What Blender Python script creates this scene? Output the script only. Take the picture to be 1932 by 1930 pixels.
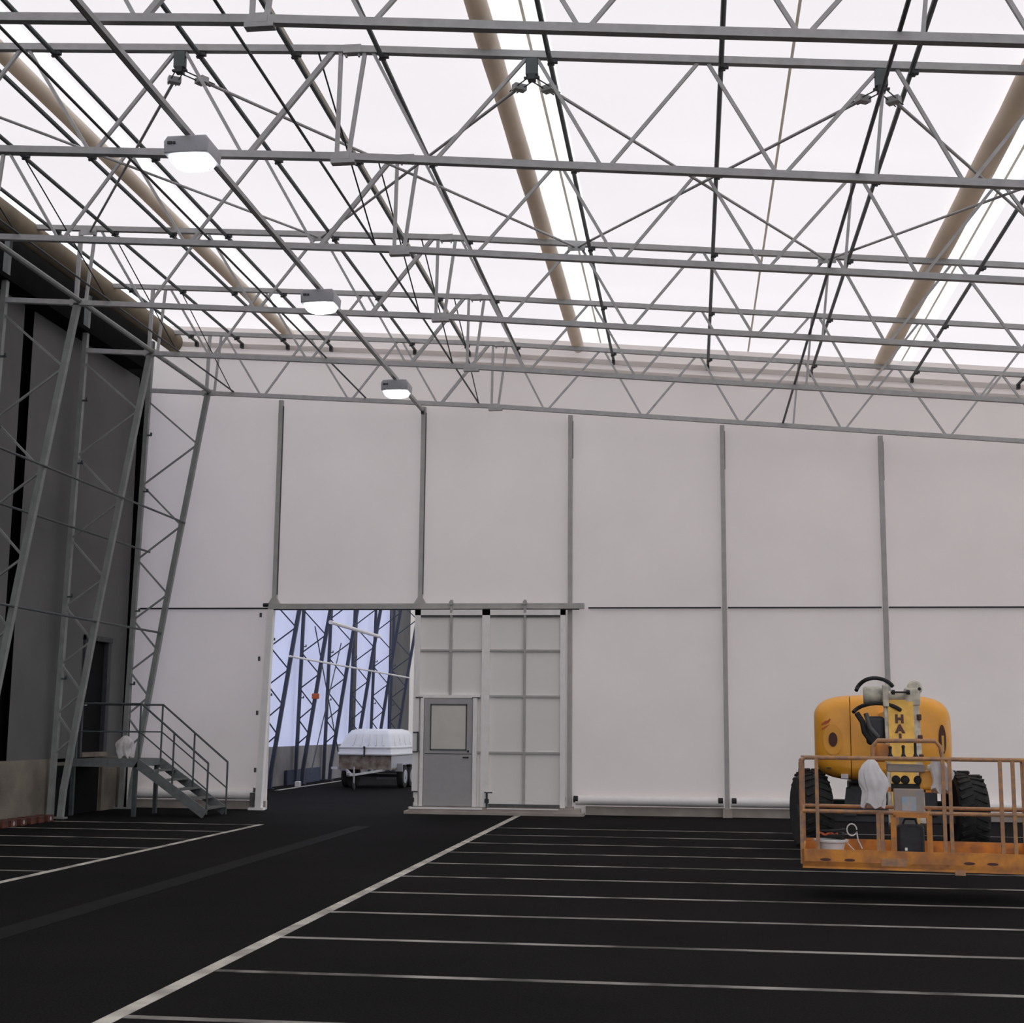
import bpy, bmesh, math, random
from mathutils import Vector, Matrix
random.seed(7)
for o in list(bpy.data.objects): bpy.data.objects.remove(o)
SC = bpy.context.scene
COL = SC.collection

# ---------------------------------------------------------------- camera
FPX = 2640.0; CAMH = 1.7
PITCH, YAW, ROLL = 0.153, -0.1278, 0.0092
cy, sy, cp, sp = math.cos(YAW), math.sin(YAW), math.cos(PITCH), math.sin(PITCH)
Fv = Vector((sy*cp, cy*cp, sp)); Rv = Vector((cy, -sy, 0)); Uv = Rv.cross(Fv)
c, s = math.cos(ROLL), math.sin(ROLL)
R2 = c*Rv + s*Uv; U2 = -s*Rv + c*Uv
cam_d = bpy.data.cameras.new('camera'); cam = bpy.data.objects.new('camera', cam_d); COL.objects.link(cam)
M = Matrix((R2, U2, -Fv)).transposed().to_4x4(); M.translation = Vector((0, 0, CAMH))
cam.matrix_world = M
cam_d.sensor_fit = 'HORIZONTAL'; cam_d.sensor_width = 36.0; cam_d.lens = FPX/1932*36.0
cam_d.clip_end = 400
SC.camera = cam

# ---------------------------------------------------------------- daylight and exposure
w = bpy.data.worlds.new('overcast_sky'); SC.world = w; w.use_nodes = True
bg = w.node_tree.nodes['Background']
bg.inputs[0].default_value = (0.94, 0.965, 1.04, 1); bg.inputs[1].default_value = 1.42
SC.view_settings.view_transform = 'Standard'; SC.view_settings.look = 'None'
SC.view_settings.gamma = 1.0; SC.view_settings.use_curve_mapping = False
SC.view_settings.exposure = 0.2

# ---------------------------------------------------------------- materials
def nmat(name, col, rough=0.6, metal=0.0, var=0.0, scale=4.0, col2=None, bump=0.0, bscale=40.0, emit=None, estr=0.0, spec=0.5):
    m = bpy.data.materials.new(name); m.use_nodes = True
    nt = m.node_tree; b = nt.nodes['Principled BSDF']
    b.inputs['Roughness'].default_value = rough; b.inputs['Metallic'].default_value = metal
    b.inputs['Specular IOR Level'].default_value = spec
    c1 = (*col, 1)
    c2 = (*col2, 1) if col2 else (*[max(0, x*(1-var)) for x in col], 1)
    tc = nt.nodes.new('ShaderNodeTexCoord')
    if var > 0 or col2:
        n = nt.nodes.new('ShaderNodeTexNoise'); n.inputs['Scale'].default_value = scale; n.inputs['Detail'].default_value = 6
        r = nt.nodes.new('ShaderNodeValToRGB'); r.color_ramp.elements[0].position = .36; r.color_ramp.elements[1].position = .66
        r.color_ramp.elements[0].color = c2; r.color_ramp.elements[1].color = c1
        nt.links.new(tc.outputs['Object'], n.inputs['Vector']); nt.links.new(n.outputs['Fac'], r.inputs[0])
        nt.links.new(r.outputs[0], b.inputs['Base Color'])
    else:
        b.inputs['Base Color'].default_value = c1
    if bump > 0:
        n2 = nt.nodes.new('ShaderNodeTexNoise'); n2.inputs['Scale'].default_value = bscale; n2.inputs['Detail'].default_value = 4
        bp = nt.nodes.new('ShaderNodeBump'); bp.inputs['Strength'].default_value = bump; bp.inputs['Distance'].default_value = .02
        nt.links.new(tc.outputs['Object'], n2.inputs['Vector']); nt.links.new(n2.outputs['Fac'], bp.inputs['Height'])
        nt.links.new(bp.outputs[0], b.inputs['Normal'])
    if emit:
        b.inputs['Emission Color'].default_value = (*emit, 1); b.inputs['Emission Strength'].default_value = estr
    return m
def fabric(name, refl, trans, scale=.8, var=.05):
    """woven membrane: reflects on the lit side and lets part of the light through"""
    m = bpy.data.materials.new(name); m.use_nodes = True
    nt = m.node_tree; nt.nodes.clear()
    out = nt.nodes.new('ShaderNodeOutputMaterial'); add = nt.nodes.new('ShaderNodeAddShader')
    d = nt.nodes.new('ShaderNodeBsdfDiffuse'); t = nt.nodes.new('ShaderNodeBsdfTranslucent')
    tc = nt.nodes.new('ShaderNodeTexCoord'); n = nt.nodes.new('ShaderNodeTexNoise')
    n.inputs['Scale'].default_value = scale; n.inputs['Detail'].default_value = 5
    nt.links.new(tc.outputs['Object'], n.inputs['Vector'])
    for sh, colr in ((d, refl), (t, trans)):
        r = nt.nodes.new('ShaderNodeValToRGB'); r.color_ramp.elements[0].position = .3; r.color_ramp.elements[1].position = .7
        r.color_ramp.elements[0].color = (*[x*(1-var) for x in colr], 1); r.color_ramp.elements[1].color = (*colr, 1)
        nt.links.new(n.outputs['Fac'], r.inputs[0]); nt.links.new(r.outputs[0], sh.inputs['Color'])
    nt.links.new(d.outputs[0], add.inputs[0]); nt.links.new(t.outputs[0], add.inputs[1]); nt.links.new(add.outputs[0], out.inputs[0])
    return m

MT = {}
MT['roof'] = fabric('roof_membrane', (.32, .315, .305), (.585, .55, .53), .25, .03)
MT['roof_far'] = fabric('far_roof_membrane', (.32, .32, .32), (.50, .49, .50), .25, .03)
MT['roof_thin'] = fabric('roof_membrane_single_layer', (.12, .12, .12), (.86, .85, .83), .5, .02)
MT['end'] = fabric('end_wall_membrane', (.61, .565, .535), (.385, .355, .33), .6, .06)
MT['side'] = fabric('side_wall_membrane', (.165, .165, .163), (.015, .015, .015), .5, .22)
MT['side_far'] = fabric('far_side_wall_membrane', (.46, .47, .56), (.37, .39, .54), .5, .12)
MT['dark_fabric'] = nmat('dark_membrane', (.008, .008, .008), .95, var=.4, scale=2, spec=.05)
MT['tube'] = fabric('beige_sleeve_fabric', (.55, .49, .43), (.30, .27, .23), 1.5, .14)
MT['seam'] = fabric('membrane_seam', (.35, .34, .33), (.42, .40, .36), 1.5, .1)
MT['tube_dark'] = nmat('brown_sleeve_fabric', (.22, .175, .115), .85, var=.35, scale=1.2)
MT['steel'] = nmat('galvanised_steel', (.43, .425, .425), .6, .0, var=.15, scale=9)
MT['steel_dark'] = nmat('weathered_dark_steel', (.07, .085, .085), .5, .1, var=.25, scale=9)
MT['steel_col'] = nmat('column_steel', (.27, .28, .27), .6, .0, var=.2, scale=5)
MT['stair'] = nmat('dull_galvanised_steel', (.15, .165, .165), .6, .0, var=.25, scale=12)
MT['steel_backlit'] = nmat('backlit_column_steel', (.045, .055, .085), .6, .0, var=.2, scale=9)  # column steel with the backlit silhouette's shade put into its colour
MT['wire'] = nmat('blackened_steel_rod', (.03, .032, .035), .5, .3)
MT['post'] = nmat('grey_aluminium', (.44, .42, .405), .6, .0, var=.12, scale=6)
MT['black'] = nmat('black_rubber', (.012, .012, .013), .7, var=.2, scale=12)
MT['white'] = nmat('white_painted_metal', (.86, .83, .81), .5, var=.06, scale=6)
MT['door_grey'] = nmat('grey_door_paint', (.37, .36, .36), .45, var=.06, scale=5)
MT['door_dark'] = nmat('dark_door_paint', (.009, .010, .011), .8, var=.2, scale=4, spec=.1)
MT['panel'] = fabric('door_panel_membrane', (.80, .775, .75), (.12, .115, .11), 1.2, .04)
MT['glass'] = nmat('frosted_pane', (.60, .58, .52), .25, var=.08, scale=3)
MT['concrete'] = nmat('stained_concrete', (.24, .21, .17), .9, col2=(.12, .105, .085), scale=1.3, bump=.3, bscale=25)
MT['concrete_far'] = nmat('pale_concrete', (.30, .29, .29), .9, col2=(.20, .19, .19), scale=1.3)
MT['kerb'] = nmat('concrete_kerb', (.42, .37, .33), .9, var=.25, scale=2.5)
MT['lamp_box'] = nmat('lamp_housing_plastic', (.40, .40, .43), .5, var=.06, scale=20)
MT['lamp_lens'] = nmat('lit_lens', (.9, .95, 1), .3, emit=(.92, .97, 1.0), estr=9.0)
MT['yellow'] = nmat('yellow_machine_paint', (.90, .40, .035), .38, var=.16, scale=2.2)
MT['yellow_pale'] = nmat('faded_yellow_paint', (.80, .47, .08), .5, var=.25, scale=9)
MT['orange'] = nmat('scuffed_orange_paint', (.66, .25, .025), .55, col2=(.36, .14, .04), scale=7)
MT['rail'] = nmat('worn_rail_paint', (.48, .23, .08), .6, col2=(.26, .16, .11), scale=14)
MT['cream'] = nmat('cream_painted_metal', (.62, .58, .46), .5, col2=(.36, .34, .30), scale=12)
MT['red'] = nmat('faded_red_print', (.50, .10, .03), .6)
MT['brown'] = nmat('dark_brown_recess', (.07, .02, .012), .6)
MT['tyre'] = nmat('tyre_rubber', (.018, .018, .018), .85, var=.4, scale=14, bump=.4, bscale=30)
MT['hub'] = nmat('grey_wheel_rim', (.09, .09, .09), .6, var=.3, scale=10)
MT['chassis'] = nmat('dark_grey_chassis', (.045, .047, .052), .6, var=.3, scale=6)
MT['bucket'] = nmat('white_bucket_plastic', (.72, .70, .68), .45, var=.12, scale=8)
MT['bag'] = fabric('thin_white_plastic_film', (.60, .58, .58), (.30, .29, .29), 9, .2)
MT['blue'] = nmat('faded_light_blue_label', (.25, .36, .45), .5, col2=(.42, .36, .33), scale=14)
MT['console'] = nmat('grey_console_plastic', (.26, .24, .22), .5, col2=(.34, .25, .20), scale=12)
MT['bagdark'] = nmat('black_nylon', (.03, .032, .038), .7, var=.4, scale=14)
MT['gfrp'] = nmat('white_gelcoat', (.78, .79, .82), .3, var=.05, scale=4)
MT['gfrp_front'] = nmat('aluminium_box_side', (.30, .27, .22), .5, col2=(.12, .07, .05), scale=5)
MT['lamp_red'] = nmat('trailer_reflector', (.7, .7, .72), .3)
MT['cloth_navy'] = nmat('dark_blue_board', (.035, .045, .09), .7, var=.2)
MT['grate'] = nmat('galvanised_grating', (.13, .135, .13), .6, .2, var=.25, scale=20)
MT['wood_red'] = nmat('red_brown_timber', (.12, .035, .02), .8, col2=(.05, .02, .015), scale=9)
MT['tapew'] = nmat('pale_end_mark', (.42, .38, .36), .8, var=.3, scale=9)

def asphalt():
    m = bpy.data.materials.new('dark_asphalt'); m.use_nodes = True; nt = m.node_tree; b = nt.nodes['Principled BSDF']
    tc = nt.nodes.new('ShaderNodeTexCoord')
    n1 = nt.nodes.new('ShaderNodeTexNoise'); n1.inputs['Scale'].default_value = .35; n1.inputs['Detail'].default_value = 8; n1.inputs['Roughness'].default_value = .65
    r1 = nt.nodes.new('ShaderNodeValToRGB'); r1.color_ramp.elements[0].position = .35; r1.color_ramp.elements[1].position = .7
    r1.color_ramp.elements[0].color = (.0078, .0073, .0074, 1); r1.color_ramp.elements[1].color = (.0122, .0113, .0114, 1)
    n2 = nt.nodes.new('ShaderNodeTexNoise'); n2.inputs['Scale'].default_value = 60; n2.inputs['Detail'].default_value = 3
    r2 = nt.nodes.new('ShaderNodeValToRGB'); r2.color_ramp.elements[0].position = .4; r2.color_ramp.elements[1].position = .75
    r2.color_ramp.elements[0].color = (.75, .75, .75, 1); r2.color_ramp.elements[1].color = (1.7, 1.65, 1.65, 1)
    mx = nt.nodes.new('ShaderNodeMix'); mx.data_type = 'RGBA'; mx.blend_type = 'MULTIPLY'; mx.inputs[0].default_value = 1
    nt.links.new(tc.outputs['Object'], n1.inputs['Vector']); nt.links.new(tc.outputs['Object'], n2.inputs['Vector'])
    nt.links.new(n1.outputs['Fac'], r1.inputs[0]); nt.links.new(n2.outputs['Fac'], r2.inputs[0])
    nt.links.new(r1.outputs[0], mx.inputs[6]); nt.links.new(r2.outputs[0], mx.inputs[7]); nt.links.new(mx.outputs[2], b.inputs['Base Color'])
    b.inputs['Roughness'].default_value = .95; b.inputs['Specular IOR Level'].default_value = .04
    bp = nt.nodes.new('ShaderNodeBump'); bp.inputs['Strength'].default_value = .5; bp.inputs['Distance'].default_value = .01
    nt.links.new(n2.outputs['Fac'], bp.inputs['Height']); nt.links.new(bp.outputs[0], b.inputs['Normal'])
    return m
MT['asphalt'] = asphalt()
MT['paint'] = nmat('worn_road_paint', (.60, .57, .50), .8, col2=(.30, .28, .25), scale=2.6, spec=.1)
MT['paint_thin'] = nmat('worn_bay_paint', (.38, .36, .33), .85, col2=(.08, .076, .07), scale=1.7, spec=.1)
MT['patch'] = nmat('paler_asphalt_joint', (.0122, .0116, .0116), .9, col2=(.0095, .009, .009), scale=1.5, spec=.1)

# ---------------------------------------------------------------- helpers
class MB:
    def __init__(self): self.bm = bmesh.new()
    def box(self, c, s, rot=None, bev=0):
        r = bmesh.ops.create_cube(self.bm, size=1.0); vs = r['verts']
        m = Matrix.Translation(Vector(c)) @ (rot.to_4x4() if rot else Matrix.Identity(4)) @ Matrix.Diagonal((s[0], s[1], s[2], 1))
        bmesh.ops.transform(self.bm, matrix=m, verts=vs)
        if bev > 0:
            es = list({e for v in vs for e in v.link_edges})
            bmesh.ops.bevel(self.bm, geom=es, offset=bev, segments=3, affect='EDGES', profile=.5)
        return self
    def bb(self, x0, x1, y0, y1, z0, z1, bev=0):
        return self.box(((x0+x1)/2, (y0+y1)/2, (z0+z1)/2), (abs(x1-x0), abs(y1-y0), abs(z1-z0)), bev=bev)
    def bar(self, p, q, w=.04, h=None, up=(0, 1, 0)):
        p, q = Vector(p), Vector(q); h = h or w
        d = q-p; L = d.length; z = d.normalized(); u = Vector(up)
        if abs(z.dot(u)) > .97: u = Vector((1, 0, 0))
        x = u.cross(z).normalized(); y = z.cross(x)
        return self.box((p+q)/2, (w, h, L), rot=Matrix((x, y, z)).transposed())
    def tube(self, path, r=.02, seg=8, closed=False):
        path = [Vector(p) for p in path]; n = len(path); rings = []
        for i, p in enumerate(path):
            if closed: d = path[(i+1) % n]-path[i-1]
            else: d = path[min(i+1, n-1)]-path[max(i-1, 0)]
            z = d.normalized(); u = Vector((0, 0, 1)) if abs(z.z) < .9 else Vector((0, 1, 0))
            if rings and not closed:
                u = self._lastu
            x = u.cross(z)
            if x.length < 1e-4: x = Vector((1, 0, 0)).cross(z)
            x.normalize(); y = z.cross(x)
            self._lastu = y
            rr = r[i] if isinstance(r, (list, tuple)) else r
            rings.append([self.bm.verts.new(p+x*math.cos(a)*rr+y*math.sin(a)*rr) for a in [2*math.pi*k/seg for k in range(seg)]])
        m = n if closed else n-1
        for i in range(m):
            a, b = rings[i], rings[(i+1) % n]
            for k in range(seg): self.bm.faces.new((a[k], a[(k+1) % seg], b[(k+1) % seg], b[k]))
        if not closed:
            self.bm.faces.new(rings[0][::-1]); self.bm.faces.new(rings[-1])
        return self
    def lathe(self, prof, c, axis='Z', seg=24):
        """prof: list of (radius, height)"""
        rings = []
        for r, h in prof:
            ring = []
            for k in range(seg):
                a = 2*math.pi*k/seg; u, v = r*math.cos(a), r*math.sin(a)
                p = (u, v, h) if axis == 'Z' else ((h, u, v) if axis == 'X' else (u, h, v))
                ring.append(self.bm.verts.new(Vector(c)+Vector(p)))
            rings.append(ring)
        for a, b in zip(rings, rings[1:]):
            for k in range(seg): self.bm.faces.new((a[k], a[(k+1) % seg], b[(k+1) % seg], b[k]))
        self.bm.faces.new(rings[0][::-1]); self.bm.faces.new(rings[-1])
        return self
    def prism(self, pts, a0, a1, axis='Y', bev=0, seg=3):
        def P(u, v, a): return (u, a, v) if axis == 'Y' else ((a, u, v) if axis == 'X' else (u, v, a))
        A = [self.bm.verts.new(P(u, v, a0)) for u, v in pts]; B = [self.bm.verts.new(P(u, v, a1)) for u, v in pts]
        n = len(pts); fs = [self.bm.faces.new(A), self.bm.faces.new(B[::-1])]
        for i in range(n): self.bm.faces.new((A[i], B[i], B[(i+1) % n], A[(i+1) % n]))
        if bev:
            es = [e for f in fs for e in f.edges]
            bmesh.ops.bevel(self.bm, geom=es, offset=bev, segments=seg, affect='EDGES', profile=.5)
        return self
    def build(self, name, mat, parent=None, smooth=False, mods=None):
        bmesh.ops.recalc_face_normals(self.bm, faces=self.bm.faces)
        me = bpy.data.meshes.new(name); self.bm.to_mesh(me); self.bm.free()
        mats = mat if isinstance(mat, (list, tuple)) else [mat]
        for m_ in mats: me.materials.append(MT[m_])
        if smooth:
            for p in me.polygons: p.use_smooth = True
            me.set_sharp_from_angle(angle=math.radians(38))
        o = bpy.data.objects.new(name, me); COL.objects.link(o)
        if parent: o.parent = parent
        return o
def tag(o, label, cat, group=None):
    o['label'] = label; o['category'] = cat
    if group: o['group'] = group
    return o
def thing(name, label, cat, loc=(0, 0, 0), rz=0, group=None):
    o = bpy.data.objects.new(name, None); COL.objects.link(o); o.location = loc; o.rotation_euler = (0, 0, rz)
    o.empty_display_size = .2
    return tag(o, label, cat, group)
def struct(o): o['kind'] = 'structure'; return o
def dup(root, loc, label, rz=None):
    r = root.copy(); COL.objects.link(r); r.location = loc; r['label'] = label
    if rz is not None: r.rotation_euler = (0, 0, rz)
    for ch in list(root.children):
        q = ch.copy(); COL.objects.link(q); q.parent = r
        for g in ch.children:
            d = g.copy(); COL.objects.link(d); d.parent = q
    return r

# ---------------------------------------------------------------- hall dimensions
TY = [11.78, 14.96, 18.14, 21.33, 24.51, 27.70]       # roof trusses, near to far
DT = 3.184
WY = 28.26                                            # end wall
XJ = -3.88
def Zb(x): return 8.185-.067*(x+3.92) if x < -3.92 else 8.185-.087*(x+3.92)
def Zt(x): return 9.50-.062*(x+3.84) if x < -3.84 else 9.50-.087*(x+3.84)
def Zr(x): return Zt(x)+.30
XR = 12.6                                             # right-hand side of the hall
Y0, YE = -9.0, 57.5                                   # hall start behind the photographer, far end

# ---------------------------------------------------------------- setting
floor = struct(MB().bb(-60, 60, -30, 90, -.3, 0).build('floor', 'asphalt'))
def ceiling():
    m = MB()
    xs = sorted(set([-10.97, -10, -9, -8.30, -8.0, -7, -6, -5, -3.84, -3, -2.15, -1.55, 0, 1, 2, 3, 4.0, 4.48, 6, 7, 8, 9, 10, 11, XR]))
    ys = [Y0]+[t-DT/2 for t in [TY[0]-DT*k for k in range(6, 0, -1)]]+[t-DT/2 for t in TY]+[WY+DT*k for k in range(0, 9)]+[YE]
    ys = sorted(y for y in set(ys) if Y0 <= y <= YE)
    def sag(x): return .0
    V = [[m.bm.verts.new((x, y, Zr(x)+sag(x))) for x in xs] for y in ys]
    m.bm.faces.ensure_lookup_table()
    for j in range(len(ys)-1):
        for i in range(len(xs)-1):
            f = m.bm.faces.new((V[j][i], V[j][i+1], V[j+1][i+1], V[j+1][i]))
            xm = (xs[i]+xs[i+1])/2
            f.material_index = 2 if ys[j] >= WY else 1 if (-8.30 < xm < -8.0 or -2.15 < xm < -1.55 or 4.0 < xm < 4.48) else 0
    return struct(m.build('ceiling', ['roof', 'roof_thin', 'roof_far']))
ceiling()

# end wall with the door opening
OX0, OX1, OZ = -8.62, -5.50, 4.10
def wall_piece(m, x0, x1, zb, zt_f, n=1):
    for i in range(n):
        a = x0+(x1-x0)*i/n; b = x0+(x1-x0)*(i+1)/n
        za, zb2 = (zt_f(a), zt_f(b)) if callable(zt_f) else (zt_f, zt_f)
        vs = [m.bm.verts.new(p) for p in ((a, WY, zb), (b, WY, zb), (b, WY, zb2), (a, WY, za))]
        m.bm.faces.new(vs)
m = MB()
wall_piece(m, -11.62, OX0, .0, OZ); wall_piece(m, OX1, XR, .0, OZ)
wall_piece(m, -11.62, -3.84, OZ, Zr, 1); wall_piece(m, -3.84, XR, OZ, Zr, 1)
struct(m.build('wall_end', 'end'))
# left wall
def side_wall(name, y0, y1, z0, z1, mat, x=-11.62):
    m = MB(); vs = [m.bm.verts.new(p) for p in ((x, y0, z0), (x, y1, z0), (x, y1, z1), (x, y0, z1))]; m.bm.faces.new(vs)
    return struct(m.build(name, mat))
m = MB()
for a, b in ((Y0, 22.62), (22.98, 25.80), (25.80, 26.93), (26.93, 27.86)):
    z0 = 1.05 if not (a == 25.80) else 3.34
    vs = [m.bm.verts.new(p) for p in ((-11.62, a, z0), (-11.62, b, z0), (-11.62, b, 9.0), (-11.62, a, 9.0))]; m.bm.faces.new(vs)
struct(m.build('wall_left', 'side'))
struct(MB().bb(-12.3, -11.80, Y0, WY, 0, 10.3).build('wall_left_backing', 'dark_fabric')).name = 'wall_left_outer'
m = MB(); m.bb(-11.66, -11.25, Y0, 27.2, 9.02, 9.10); m.bb(-11.70, -11.60, Y0, WY-.12, 9.0, 10.05)
struct(m.build('trim_eave', 'dark_fabric'))
struct(MB().bb(-11.86, -11.60, WY-.10, WY-.04, 0, 10.2).build('trim_corner', 'dark_fabric'))
m = MB()
for a, b in ((Y0, 24.9), (26.95, 27.9)): m.bb(-11.78, -11.60, a, b, 0, 1.05)
m.bb(-11.78, -11.66, 24.9, 26.95, 0, .98)
struct(m.build('baseboard_left', 'concrete'))
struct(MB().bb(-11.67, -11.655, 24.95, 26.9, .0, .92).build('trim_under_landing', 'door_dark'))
# beyond the opening
side_wall('wall_left_far', WY+.02, 53.6, 1.08, 9.0, 'side_far')
side_wall('wall_left_far_dark', 53.6, YE, 1.08, 9.0, 'side').name = 'wall_left_end'
struct(MB().bb(-11.8, -11.60, WY+.02, YE, 0, 1.10).build('baseboard_left_far', 'concrete_far'))
struct(MB().bb(-11.61, -11.57, 47.55, 47.95, 1.1, 8.9).build('trim_5', 'wire')); struct(MB().bb(-11.61, -11.57, 53.4, 53.75, 1.1, 8.9).build('trim_6', 'wire'))
m = MB(); vs = [m.bm.verts.new(p) for p in ((-11.7, YE, 0), (XR, YE, 0), (XR, YE, 8.2), (-11.7, YE, 10))]; m.bm.faces.new(vs)
struct(m.build('wall_far', 'end'))
# right-hand and rear walls of the hall, outside the picture
m = MB(); vs = [m.bm.verts.new(p) for p in ((XR, Y0, 3.2), (XR, WY, 3.2), (XR, WY, Zr(XR)), (XR, Y0, Zr(XR)))]; m.bm.faces.new(vs)
struct(m.build('wall_right', 'end'))

# floor markings are paint on the floor
def stripe(name, x0, x1, y0, y1, mat):
    return MB().bb(x0, x1, y0, y1, .001, .004).build(name, mat, floor)
stripe('aisle_line', -3.43, -3.32, 1.0, 27.55, 'paint')
stripe('aisle_line', -7.45, -7.35, 1.0, 23.98, 'paint')
for k in range(11): stripe('bay_line', -3.32, XR-.1, 8.21+1.6*k-.042, 8.21+1.6*k+.042, 'paint_thin')
for k in range(6): stripe('bay_line', -11.5, -7.45, 15.85+1.6*k-.042, 15.85+1.6*k+.042, 'paint_thin')
stripe('pavement_joint', -5.75, -5.45, 1.0, 24.0, 'patch')
stripe('edge_line', -10.95, -10.80, 36.5, 44.0, 'paint')

# end wall trims
m = MB()
for a, b in ((-11.5, OX0-.1), (-2.05, .60), (.74, 3.73), (3.87, 6.83), (6.97, XR)): m.bb(a, b, WY-.06, WY-.005, 4.085, 4.115)
struct(m.build('trim_1', 'wire'))
m = MB()
for a, b in ((-11.5, OX0-.05), (-2.30, .60), (.74, 3.73), (3.87, 6.83), (6.97, XR)): m.tube([(a, WY-.10, .29), (b, WY-.10, .29)], .095, 12)
struct(m.build('trim_2', 'white', smooth=True))
m = MB(); m.bb(-11.55, OX0-.02, WY-.05, WY+.1, 0, .17); m.bb(-2.10, XR, WY-.05, WY+.1, 0, .17)
struct(m.build('baseboard_end', 'kerb'))
# folded membrane along the top of the end wall
m = MB()
for x0, x1 in ((-10.9, -3.84), (-3.84, XR)):
    for dz, dd in ((-.40, .03), (-.62, .05)):
        m.bar((x0, WY-dd/2, Zr(x0)+dz), (x1, WY-dd/2, Zr(x1)+dz), .10, dd)
struct(m.build('trim_3', 'end'))
# sleeve tubes and seams under the roof membrane
for i, (x, rx, rz, mt, lab) in enumerate([
        (-8.44, .115, .10, 'tube', 'beige membrane sleeve under the roof, between the eave and the lamp rail'),
        (-2.26, .125, .13, 'tube', 'beige membrane sleeve under the middle of the roof'),
        (3.86, .165, .125, 'tube', 'widest beige membrane sleeve, on the right side of the roof'),
        (-11.0, .20, .22, 'tube_dark', 'brown membrane sleeve along the left eave above the dark wall')]):
    m = MB(); zc = Zt(x)+.16 if i < 3 else 9.84
    ys = [Y0+1+(WY-.12-Y0-1)*k/40 for k in range(41)]; rings = []
    for y in ys:
        wob = 1+.035*math.sin(y*2.1+i)+.02*math.sin(y*5.3)
        rings.append([m.bm.verts.new((x+rx*wob*math.cos(a), y, zc+rz*math.sin(a))) for a in [2*math.pi*k/16 for k in range(16)]])
    for a, b in zip(rings, rings[1:]):
        for k in range(16): m.bm.faces.new((a[k], a[(k+1) % 16], b[(k+1) % 16], b[k]))
    m.bm.faces.new(rings[0][::-1]); m.bm.faces.new(rings[-1])
    tag(m.build('membrane_sleeve', mt, smooth=True), lab, 'roof sleeve', 'sleeves under the roof membrane')
m = MB()
for x in (-1.80, 1.22, 4.28, -4.72):
    m.bb(x-.017, x+.017, Y0+1, WY-.05, Zr(x)-.012, Zr(x)-.004)
struct(m.build('trim_4', 'seam'))

# ---------------------------------------------------------------- roof trusses
BN = [-8.85, -6.97, -5.09, -2.88, -.90, 1.04, 3.03, 5.04, 7.05, 9.05, 11.05]
GRP = 'roof trusses across the hall'
T = thing('roof_truss', 'x', 'truss', (0, TY[0], 0), group=GRP)
XE = 12.4
def poly_chord(name, zf, xa, xj, w, h):
    m = MB(); m.bar((xa, 0, zf(xa)), (xj, 0, zf(xj)), h, w); m.bar((xj, 0, zf(xj)), (XE, 0, zf(XE)), h, w)
    return m.build(name, 'steel', T)
poly_chord('bottom_chord', Zb, -11.34, -3.92, .085, .082)
poly_chord('top_chord', Zt, -10.95, -3.84, .085, .082)
def web(xt, xb, w=.038):
    d = 1 if xb > xt else -1
    MB().bar((xt, 0, Zt(xt)-.03), (xb, 0, Zb(xb)+.03), w, w).build('web_bar', 'steel', T)
g = .055
for xt, xb in ((-9.70, -8.85-g), (-7.90-g, -8.85+g), (-7.90+g, -6.97-g), (-5.94-g, -6.97+g), (-5.94+g, -5.09-g)): web(xt, xb)
web(-4.08, -5.09+g, .056)
for xt, xb in ((-3.60, -2.88-g), (-1.74-g, -2.88+g), (-1.74+g, -.90-g), (.20-g, -.90+g), (.20+g, 1.04-g), (2.14, 1.04+g), (2.32, 3.03-g),
               (4.08-g, 3.03+g), (4.08+g, 5.04-g), (6.06-g, 5.04+g), (6.06+g, 7.05-g), (8.05-g, 7.05+g), (8.05+g, 9.05-g), (10.05-g, 9.05+g), (10.05+g, 11.05-g), (12.0, 11.05+g)): web(xt, xb)
for xt, xb, w_ in ((-3.985, -4.0, .045), (-3.70, -3.86, .045), (2.19, 2.06, .036), (-10.05, -10.07, .06), (-9.80, -9.90, .045)):
    MB().bar((xt, 0, Zt(xt)-.03), (xb, 0, Zb(xb)+.03), w_, w_).build('vertical_bar', 'steel', T)
MB().bb(-4.06, -3.78, -.05, .05, Zb(-3.92)-.085, Zb(-3.92)-.035).bb(-3.98, -3.84, -.052, .052, Zb(-3.92)-.04, Zb(-3.92)+.05).build('splice_plate', 'steel', T)
MB().bb(-3.95, -3.74, -.05, .05, Zt(-3.84)-.055, Zt(-3.84)+.045).bb(-3.93, -3.91, -.02, .02, Zt(-3.84)-.09, Zt(-3.84)-.04).bb(-3.78, -3.76, -.02, .02, Zt(-3.84)-.09, Zt(-3.84)-.04).build('splice_plate', 'steel', T)
MB().bb(-10.16, -9.90, -.05, .05, Zb(-10.03)-.05, Zb(-10.03)+.06).lathe([(.012, -.055), (.012, .055)], (-10.03, 0, Zb(-10.03)), 'Y', 8).build('knee_plate', 'steel', T)
TL = ['nearest roof truss, only its bottom chord and lower web in view, at the very top',
      'second roof truss from the top of the view, with turnbuckle hangers under its top chord',
      'third roof truss from the viewer, behind the nearest lit lamp',
      'fourth roof truss from the viewer, where the crossing rods end at small plates',
      'fifth roof truss, the last but one before the white end wall',
      'farthest roof truss, directly in front of the white end wall above its posts']
T['label'] = TL[0]
for y, lab in zip(TY[1:], TL[1:]): dup(T, (0, y, 0), lab)

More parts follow.
